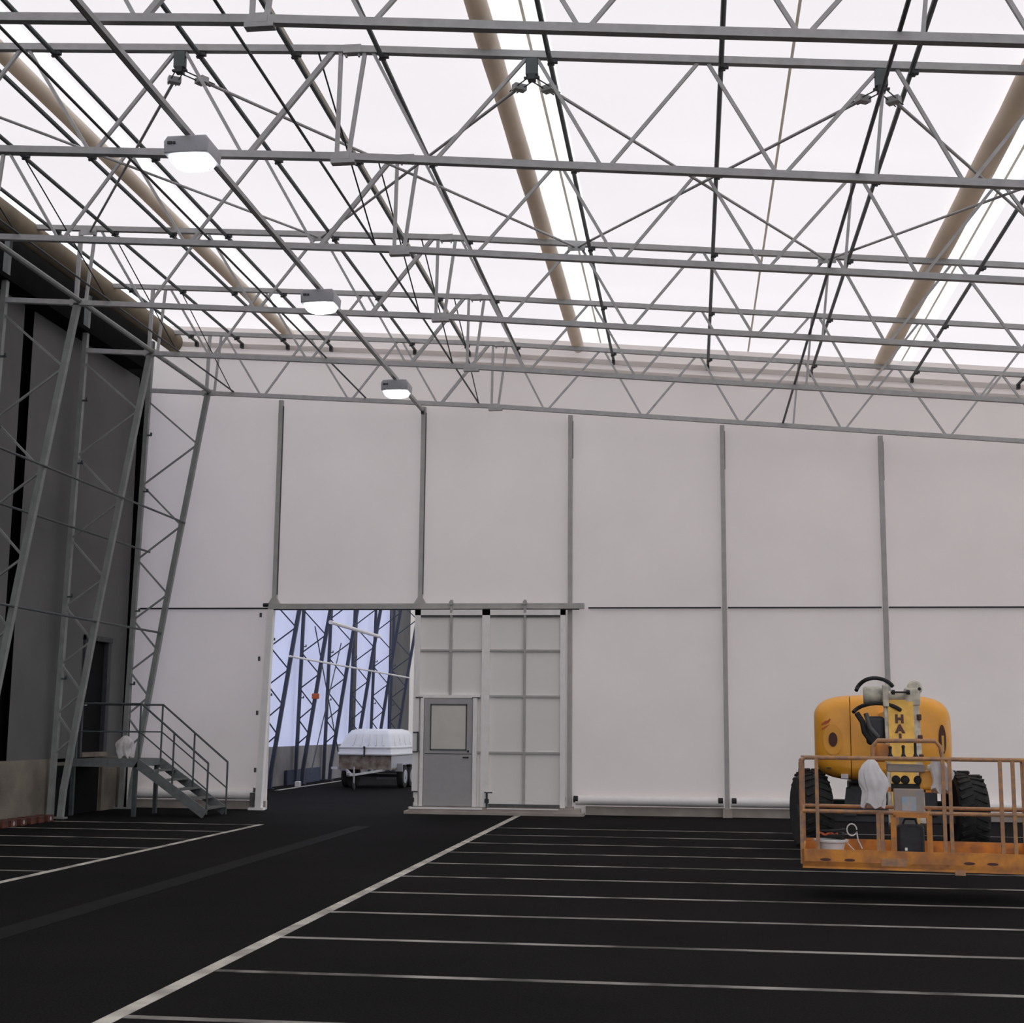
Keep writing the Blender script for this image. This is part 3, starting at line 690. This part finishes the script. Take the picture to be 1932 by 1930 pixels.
# turret and chassis
MB().bb(-.55, .45, -1.2, .9, 1.05, 1.95, bev=.03).build('turret', 'chassis', LF)
MB().bb(-.60, .62, -1.2, 1.3, .50, .92, bev=.03).build('chassis', 'chassis', LF)
MB().lathe([(.55, .90), (.55, 1.08)], (0, 0, 0), 'Z', 28).build('slew_ring', 'chassis', LF, smooth=True)
m = MB(); m.bb(-1.0, 1.0, -1.15, -.85, .40, .62, bev=.02)
m.prism([(-.68, .5), (-.50, .5), (-.56, .88), (-.63, .88)], -1.25, -.8, 'Y')
m.build('axle', 'chassis', LF); MB().bb(-1.0, 1.0, .85, 1.15, .40, .62, bev=.02).build('axle', 'chassis', LF)
def wheel(x, y, rz):
    w_ = MB()
    w_.lathe([(.28, -.20), (.47, -.21), (.52, -.16), (.535, -.08), (.535, .08), (.52, .16), (.47, .21), (.28, .20)], (0, 0, 0), 'X', 36)
    for k in range(26):
        a = 2*math.pi*k/26
        for sx in (-1, 1):
            w_.box((sx*.10, .535*math.cos(a+sx*.06), .535*math.sin(a+sx*.06)), (.18, .05, .03), rot=Matrix.Rotation(a+sx*.06-math.pi/2+math.pi, 3, 'X') @ Matrix.Rotation(sx*.4, 3, 'Z'))
    o = w_.build('wheel', 'tyre', LF, smooth=True); o.location = (x, y, .545); o.rotation_euler = (0, 0, rz)
    sx = 1 if x > 0 else -1
    MB().lathe([(.27, -.17), (.27, .17)], (0, 0, 0), 'X', 24).lathe([(.10, -.20), (.10, .20)], (0, 0, 0), 'X', 14).build('wheel_rim', 'hub', o, smooth=True)
wheel(-1.13, -1.0, .26); wheel(1.04, -1.0, .12); wheel(-1.16, 1.0, 0); wheel(1.06, 1.0, 0)
# main boom running forward to the knuckle, then the jib down to the platform
MB().bb(-.17, .13, -4.55, .6, 1.62, 1.95, bev=.02).build('main_boom', 'yellow', LF)
jb_ = MB(); jb_.bar((-.01, -4.75, 2.02), (-.01, -5.35, .62), .29, .22, up=(0, 1, 0)); jib = jb_.build('jib', 'yellow_pale', LF)
# left and right cheek of the jib, pale
jd = Vector((0, -.6, -1.40)).normalized(); jn = Vector((1, 0, 0)).cross(jd).normalized()
if jn.y > 0: jn = -jn
MB().bar(Vector((-.175, -4.70, 2.02)), Vector((-.175, -5.30, .62)), .04, .26, up=(0, 1, 0)).build('cheek_plate', 'cream', jib)
MB().bar(Vector((.17, -4.70, 1.98)), Vector((.17, -5.30, .62)), .07, .26, up=(0, 1, 0)).build('cheek_plate', 'cream', jib)
def letter(ch, t, parent):
    cu = bpy.data.curves.new('lettering', 'FONT'); cu.body = ch; cu.size = .135; cu.extrude = .004; cu.offset = .009; cu.align_x = 'CENTER'; cu.align_y = 'CENTER'
    tmp = bpy.data.objects.new('t', cu); COL.objects.link(tmp)
    dg = bpy.context.evaluated_depsgraph_get(); me = bpy.data.meshes.new_from_object(tmp.evaluated_get(dg))
    bpy.data.objects.remove(tmp); me.materials.clear(); me.materials.append(MT['brown'])
    o = bpy.data.objects.new('lettering', me); COL.objects.link(o); o.parent = parent
    upv = -jd; nv = jn; xv = upv.cross(nv)
    Rm = Matrix((xv, upv, nv)).transposed().to_4x4()
    pos = Vector((-.03, -4.75, 2.02))+jd*t+jn*.114
    Rm.translation = pos; o.matrix_local = Rm
    return o
for ch, t in (('H', .25), ('A', .375), ('I', .49)): letter(ch, t, jib)
for z, r_ in ((1.86, .05), (1.62, .045), (1.40, .04)):
    MB().box((.195, -4.84-(2.02-z)*.43, z), (.05, .12, .07), bev=.01).build('hose_clip', 'brown', jib)
SHV = (-.17, 0, 0)
# knuckle assembly with rotary actuators and hoses
m = MB(); m.lathe([(.09, -.10), (.105, -.08), (.105, .10), (.09, .12)], (-.16, -4.7, 2.12), 'X', 16); m.lathe([(.07, -.10), (.07, .12)], (.12, -4.72, 2.10), 'X', 14)
m.box((.30, -4.75, 2.10), (.18, .22, .22), bev=.03); m.lathe([(.07, -.05), (.09, -.03), (.09, .05), (.06, .07)], (.33, -4.80, 2.20), 'Y', 14)
m.build('knuckle', 'cream', LF, smooth=True).location = SHV
MB().bb(-.04, .03, -4.90, -4.78, 1.98, 2.24, bev=.01).build('cream_plate', 'cream', LF).location = SHV
MB().tube([(.05, -4.93, 2.15), (.26, -4.93, 2.15)], .012, 6).lathe([(.028, -.02), (.028, .02)], (.08, -4.93, 2.15), 'X', 8).lathe([(.028, -.02), (.028, .02)], (.25, -4.93, 2.15), 'X', 8).lathe([(.02, -.02), (.02, .02)], (.38, -4.92, 2.19), 'Y', 8).build('fittings', 'black', LF).location = SHV
def arc(cx, cz, rx, rz, a0, a1, y, n=12): return [(cx+rx*math.cos(math.radians(a0+(a1-a0)*i/n)), y+.04*math.sin(i), cz+rz*math.sin(math.radians(a0+(a1-a0)*i/n))) for i in range(n+1)]
MB().tube(arc(-.12, 2.12, .23, .20, 165, 30, -4.85), .024, 8).build('hose', 'black', LF, smooth=True).location = SHV
MB().tube(arc(-.10, 1.86, .30, .16, 160, 30, -4.88), .024, 8).build('hose', 'black', LF, smooth=True).location = SHV
MB().tube([(-.34, -4.85, 1.90), (-.28, -4.9, 1.80), (-.26, -4.9, 1.68), (-.18, -4.9, 1.56), (-.05, -4.9, 1.52), (-.02, -4.88, 1.60)], .034, 8).build('hose', 'black', LF, smooth=True).location = SHV
MB().box((-.13, -4.75, 1.70), (.22, .18, .34), bev=.05).build('valve_block', 'chassis', LF).location = SHV
MB().tube([(-.24, -4.92, 1.90), (-.20, -4.95, 1.74), (-.10, -4.95, 1.62)], .028, 8).build('hose', 'hub', LF, smooth=True).location = SHV
MB().bar((.16, -5.30, .75), (.16, -5.75, .55), .22, .16).build('platform_link', 'chassis', LF).location = SHV

# platform (local frame of the lift): back at y -6.15, front at y -7.22
PF = MB()
BYF, BYB, BX0_, BX1_ = -7.22, -6.10, -1.13, 1.17
ZF = .33
PF.bb(BX0_, BX1_, BYF, BYB, ZF, ZF+.05)
PF.bb(BX0_, BX1_, BYF, BYF+.02, ZF-.02, ZF+.17); PF.bb(BX0_, BX1_, BYB-.02, BYB, ZF, ZF+.20); PF.bb(BX0_, BX0_+.02, BYF, BYB, ZF, ZF+.17); PF.bb(BX1_-.02, BX1_, BYF, BYB, ZF, ZF+.17)
plat = PF.build('platform', 'orange', LF)
for x in (-.90, -.66, -.30, .50, .72): ellipse_disc(x, ZF+.07, .055, .014, BYF-.004, BYF+.001, 'brown', 'drain_slot', plat, 14)
MB().bb(-.35, -.10, BYF-.005, BYF, ZF+.02, ZF+.10).build('scuffed_patch', 'rail', plat)
MB().bb(.36, .46, BYF-.005, BYF+.03, ZF-.05, ZF).build('foot_stub', 'rail', plat)
def prail(name, pts, r=.018): return MB().tube(pts, r, 8).build(name, 'rail', plat, smooth=True)
ZM, ZTP = .88, 1.42
prail('top_rail', [(BX0_, BYF+.03, ZM), (BX0_, BYF+.03, ZTP-.05), (BX0_+.05, BYF+.03, ZTP), (BX1_-.05, BYF+.03, ZTP), (BX1_, BYF+.03, ZTP-.05), (BX1_, BYF+.03, ZF)], .021)
prail('top_rail', [(BX0_, BYF+.03, ZTP-.03), (BX0_, BYB-.03, ZTP-.03)], .02)
prail('top_rail', [(BX1_, BYF+.03, ZTP-.03), (BX1_, BYB-.03, ZTP-.03)], .02)
prail('top_rail', [(BX0_, BYB-.03, ZTP-.02), (BX1_, BYB-.03, ZTP-.02)], .02)
for y in (BYF+.03, BYB-.03): prail('mid_rail', [(BX0_, y, ZM), (BX1_, y, ZM)], .02)
prail('mid_rail', [(BX0_, BYF+.03, ZM), (BX0_, BYB-.03, ZM)]); prail('mid_rail', [(BX1_, BYF+.03, ZM), (BX1_, BYB-.03, ZM)])
for x, y, z1 in ((BX0_, BYF+.03, ZM), (-.97, BYF+.03, ZTP), (-.37, BYF+.03, ZM), (-.33, BYF+.03, ZM), (.28, BYF+.03, ZTP), (.345, BYF+.03, ZTP), (.83, BYF+.03, ZTP), (.95, BYF+.03, ZTP),
                 (1.06, BYF+.03, ZTP), (BX0_, BYB-.03, ZTP), (BX1_, BYB-.03, ZTP), (-.14, BYB-.03, ZM), (.20, BYB-.03, ZM)):
    MB().bar((x, y, ZF+.02), (x, y, z1), .036, .036).build('baluster', 'rail', plat)
# control console
CN = MB().bb(-.26, .12, BYF+.16, BYF+.40, 1.28, 1.36, bev=.015).build('console', 'console', plat)
prail('console_guard', [(-.40, BYF+.10, 1.40), (-.40, BYF+.10, 1.54), (-.35, BYF+.10, 1.60), (.22, BYF+.10, 1.60), (.27, BYF+.10, 1.54), (.29, BYF+.10, 1.40)], .022)
MB().prism([(-.38, 1.38), (-.22, 1.38), (-.22, 1.57), (-.36, 1.57)], BYF+.28, BYF+.36, 'Y', bev=.02).build('guard_panel', 'orange', plat)
for x, h in ((-.22, .09), (-.09, .10), (.03, .16)):
    MB().lathe([(.04, 0), (.022, .03), (.014, .05), (.014, h), (.020, h+.02), (.01, h+.035)], (x, BYF+.24, 1.42), 'Z', 10).build('lever', 'black', plat, smooth=True)
MB().bb(-.28, .12, BYF+.13, BYF+.17, 1.385, 1.43).build('console_top', 'yellow_pale', plat)
m = MB()
for x in (-.17, -.08, .05): m.lathe([(.03, -.04), (.045, -.03), (.045, .03), (.03, .04)], (x, BYF+.28, 1.20), 'Y', 12)
m.bb(-.22, .12, BYF+.26, BYF+.36, 1.08, 1.16); m.build('valves', 'black', plat, smooth=True)
MB().bb(.06, .24, BYF+.24, BYF+.34, 1.10, 1.30, bev=.03).build('junction_box', 'yellow', plat)
MB().bb(.14, .25, BYF+.20, BYF+.28, 1.30, 1.36, bev=.02).build('label_plate', 'bag', plat)
MB().bb(-.21, .09, BYF+.05, BYF+.10, .87, 1.12, bev=.012).build('document_box', 'console', plat)
MB().bb(-.13, .01, BYF+.044, BYF+.05, .90, 1.04).build('label_plate', 'blue', plat)
m = MB(); m.bar((-.22, BYF+.03, ZF), (-.22, BYF+.03, .86), .055, .04); m.bar((.13, BYF+.03, ZF), (.13, BYF+.03, .86), .055, .04); m.bar((-.22, BYF+.03, .86), (.13, BYF+.03, .86), .05, .04)
MB().bar((-.40, BYB-.05, 1.07), (.42, BYB-.05, 1.07), .05, .04).build('rear_cross_bar', 'orange', plat)
m.build('gate_frame', 'orange', plat)

# things carried in the platform, placed in world space through the lift's rotation
LM = Matrix.Translation(Vector((2.93, 22.0, 0))) @ Matrix.Rotation(-.097, 4, 'Z')
def at(x, y, z): return LM @ Vector((x, y, z))
bk = thing('bucket', 'white plastic bucket standing on the left of the orange platform', 'bucket', at(-.84, BYF+.22, ZF+.05))
MB().lathe([(.115, 0), (.12, .01), (.135, .17), (.175, .185), (.178, .205), (.15, .21), (.145, .17), (.11, .03)], (0, 0, 0), 'Z', 22).build('shell', 'bucket', bk, smooth=True)
MB().tube([(.14, 0, .2), (.20, -.03, .13), (.23, -.03, .10)], .006, 6).build('handle', 'bucket', bk)
cb = thing('coiled_hose', 'dark and red coiled hose lying in the white bucket', 'hose', at(-.84, BYF+.22, ZF+.26))
MB().tube([(.13*math.cos(a*.5), .10*math.sin(a*.5), .004*a) for a in range(0, 26)], .016, 6).build('coil', 'black', cb, smooth=True)
MB().tube([(-.14+.02*k, -.08+.01*math.sin(k), .055+.012*math.sin(k*1.3)) for k in range(11)], .014, 6).build('red_end', 'red', cb, smooth=True)
cab = MB().tube([(.05*math.cos(a*.5), 0, .06*math.sin(a*.5)) for a in range(0, 13)]+[(.06, 0, -.10), (.10, 0, -.19)], .007, 6).build('cable_loop', 'bucket', smooth=True)
cab.location = at(-.63, BYF+.18, ZF+.36); tag(cab, 'small white loop of cable curling up beside the bucket', 'cable')
def bagmesh(w_, h_, seed):
    rnd = random.Random(seed); m = MB(); rings = []; n = 40
    ph = [rnd.uniform(0, 6.28) for _ in range(4)]
    for t in [k/16 for k in range(17)]:
        sc = .22+.78*min(1, (t/.30))**.8 if t < .30 else 1.0-.45*max(0, t-.45)
        sc *= 1+.06*math.sin(t*13+ph[0]); fold = .16*min(1, .4+t)
        ring = []
        for k in range(n):
            a = 2*math.pi*k/n
            q = 1+fold*math.sin(5*a+ph[1]+2.5*t)+.6*fold*math.sin(11*a+ph[2]-3*t)+rnd.uniform(-.03, .03)
            low = .03*math.sin(4*a+ph[3]) if t > .9 else 0
            ring.append(m.bm.verts.new((w_/2*sc*math.cos(a)*q+.02*math.sin(6*t+ph[3]), .055*sc*math.sin(a)*q, -h_*t+low)))
        rings.append(ring)
    for a, b in zip(rings, rings[1:]):
        for k in range(n): m.bm.faces.new((a[k], a[(k+1) % n], b[(k+1) % n], b[k]))
    m.bm.faces.new(rings[0][::-1]); m.bm.faces.new(rings[-1]); return m
sk = bagmesh(.30, .40, 12).build('plastic_sack', 'bag', smooth=True); sk.location = (-10.62, 25.62, 1.48); sk.scale = (1, 1.6, 1)
tag(sk, 'crumpled pale plastic sack standing on the metal landing', 'sack')
b1 = bagmesh(.26, .46, 3).build('plastic_bag', 'bag', smooth=True); b1.location = at(-.41, BYF-.06, 1.41)
tag(b1, 'larger crumpled white plastic bag hanging from the top rail, left of the controls', 'bag', 'plastic bags on the platform rail')
b2 = bagmesh(.20, .34, 8).build('plastic_bag', 'bag', smooth=True); b2.location = at(.26, BYF+.12, 1.44)
tag(b2, 'smaller crumpled plastic bag hanging right of the controls', 'bag', 'plastic bags on the platform rail')
kb = thing('tool_bag', 'black nylon tool bag standing upright in the middle of the platform', 'bag', at(-.05, BYF+.20, ZF+.05))
MB().box((0, 0, .19), (.27, .16, .38), bev=.045).build('body', 'bagdark', kb, smooth=True)
MB().tube([(-.08, 0, .36), (-.05, 0, .43), (.05, 0, .43), (.08, 0, .36)], .012, 6).build('handle', 'black', kb)
MB().bb(-.07, -.045, -.09, -.08, .12, .15).bb(-.10, -.085, -.09, -.08, .08, .10).build('clasp', 'white', kb)
og = MB().lathe([(.05, 0), (.055, .02), (.05, .07), (.02, .09)], (0, 0, 0), 'Z', 14).build('orange_cap', 'yellow', smooth=True); og.location = at(.19, BYF+.25, ZF+.055)
tag(og, 'small orange cap on the platform floor, right of the black tool bag', 'cap')

# litter on the floor
o = MB().lathe([(.008, 0), (.022, .006), (.026, .012), (.018, .022), (.005, .026)], (0, 0, .0), 'Z', 9).build('white_pebble', 'bucket', smooth=True); o.location = (1.25, 8.27, 0)
o.scale = (1.3, 1, 1); tag(o, 'small white pebble alone on the asphalt near the bottom edge', 'pebble')
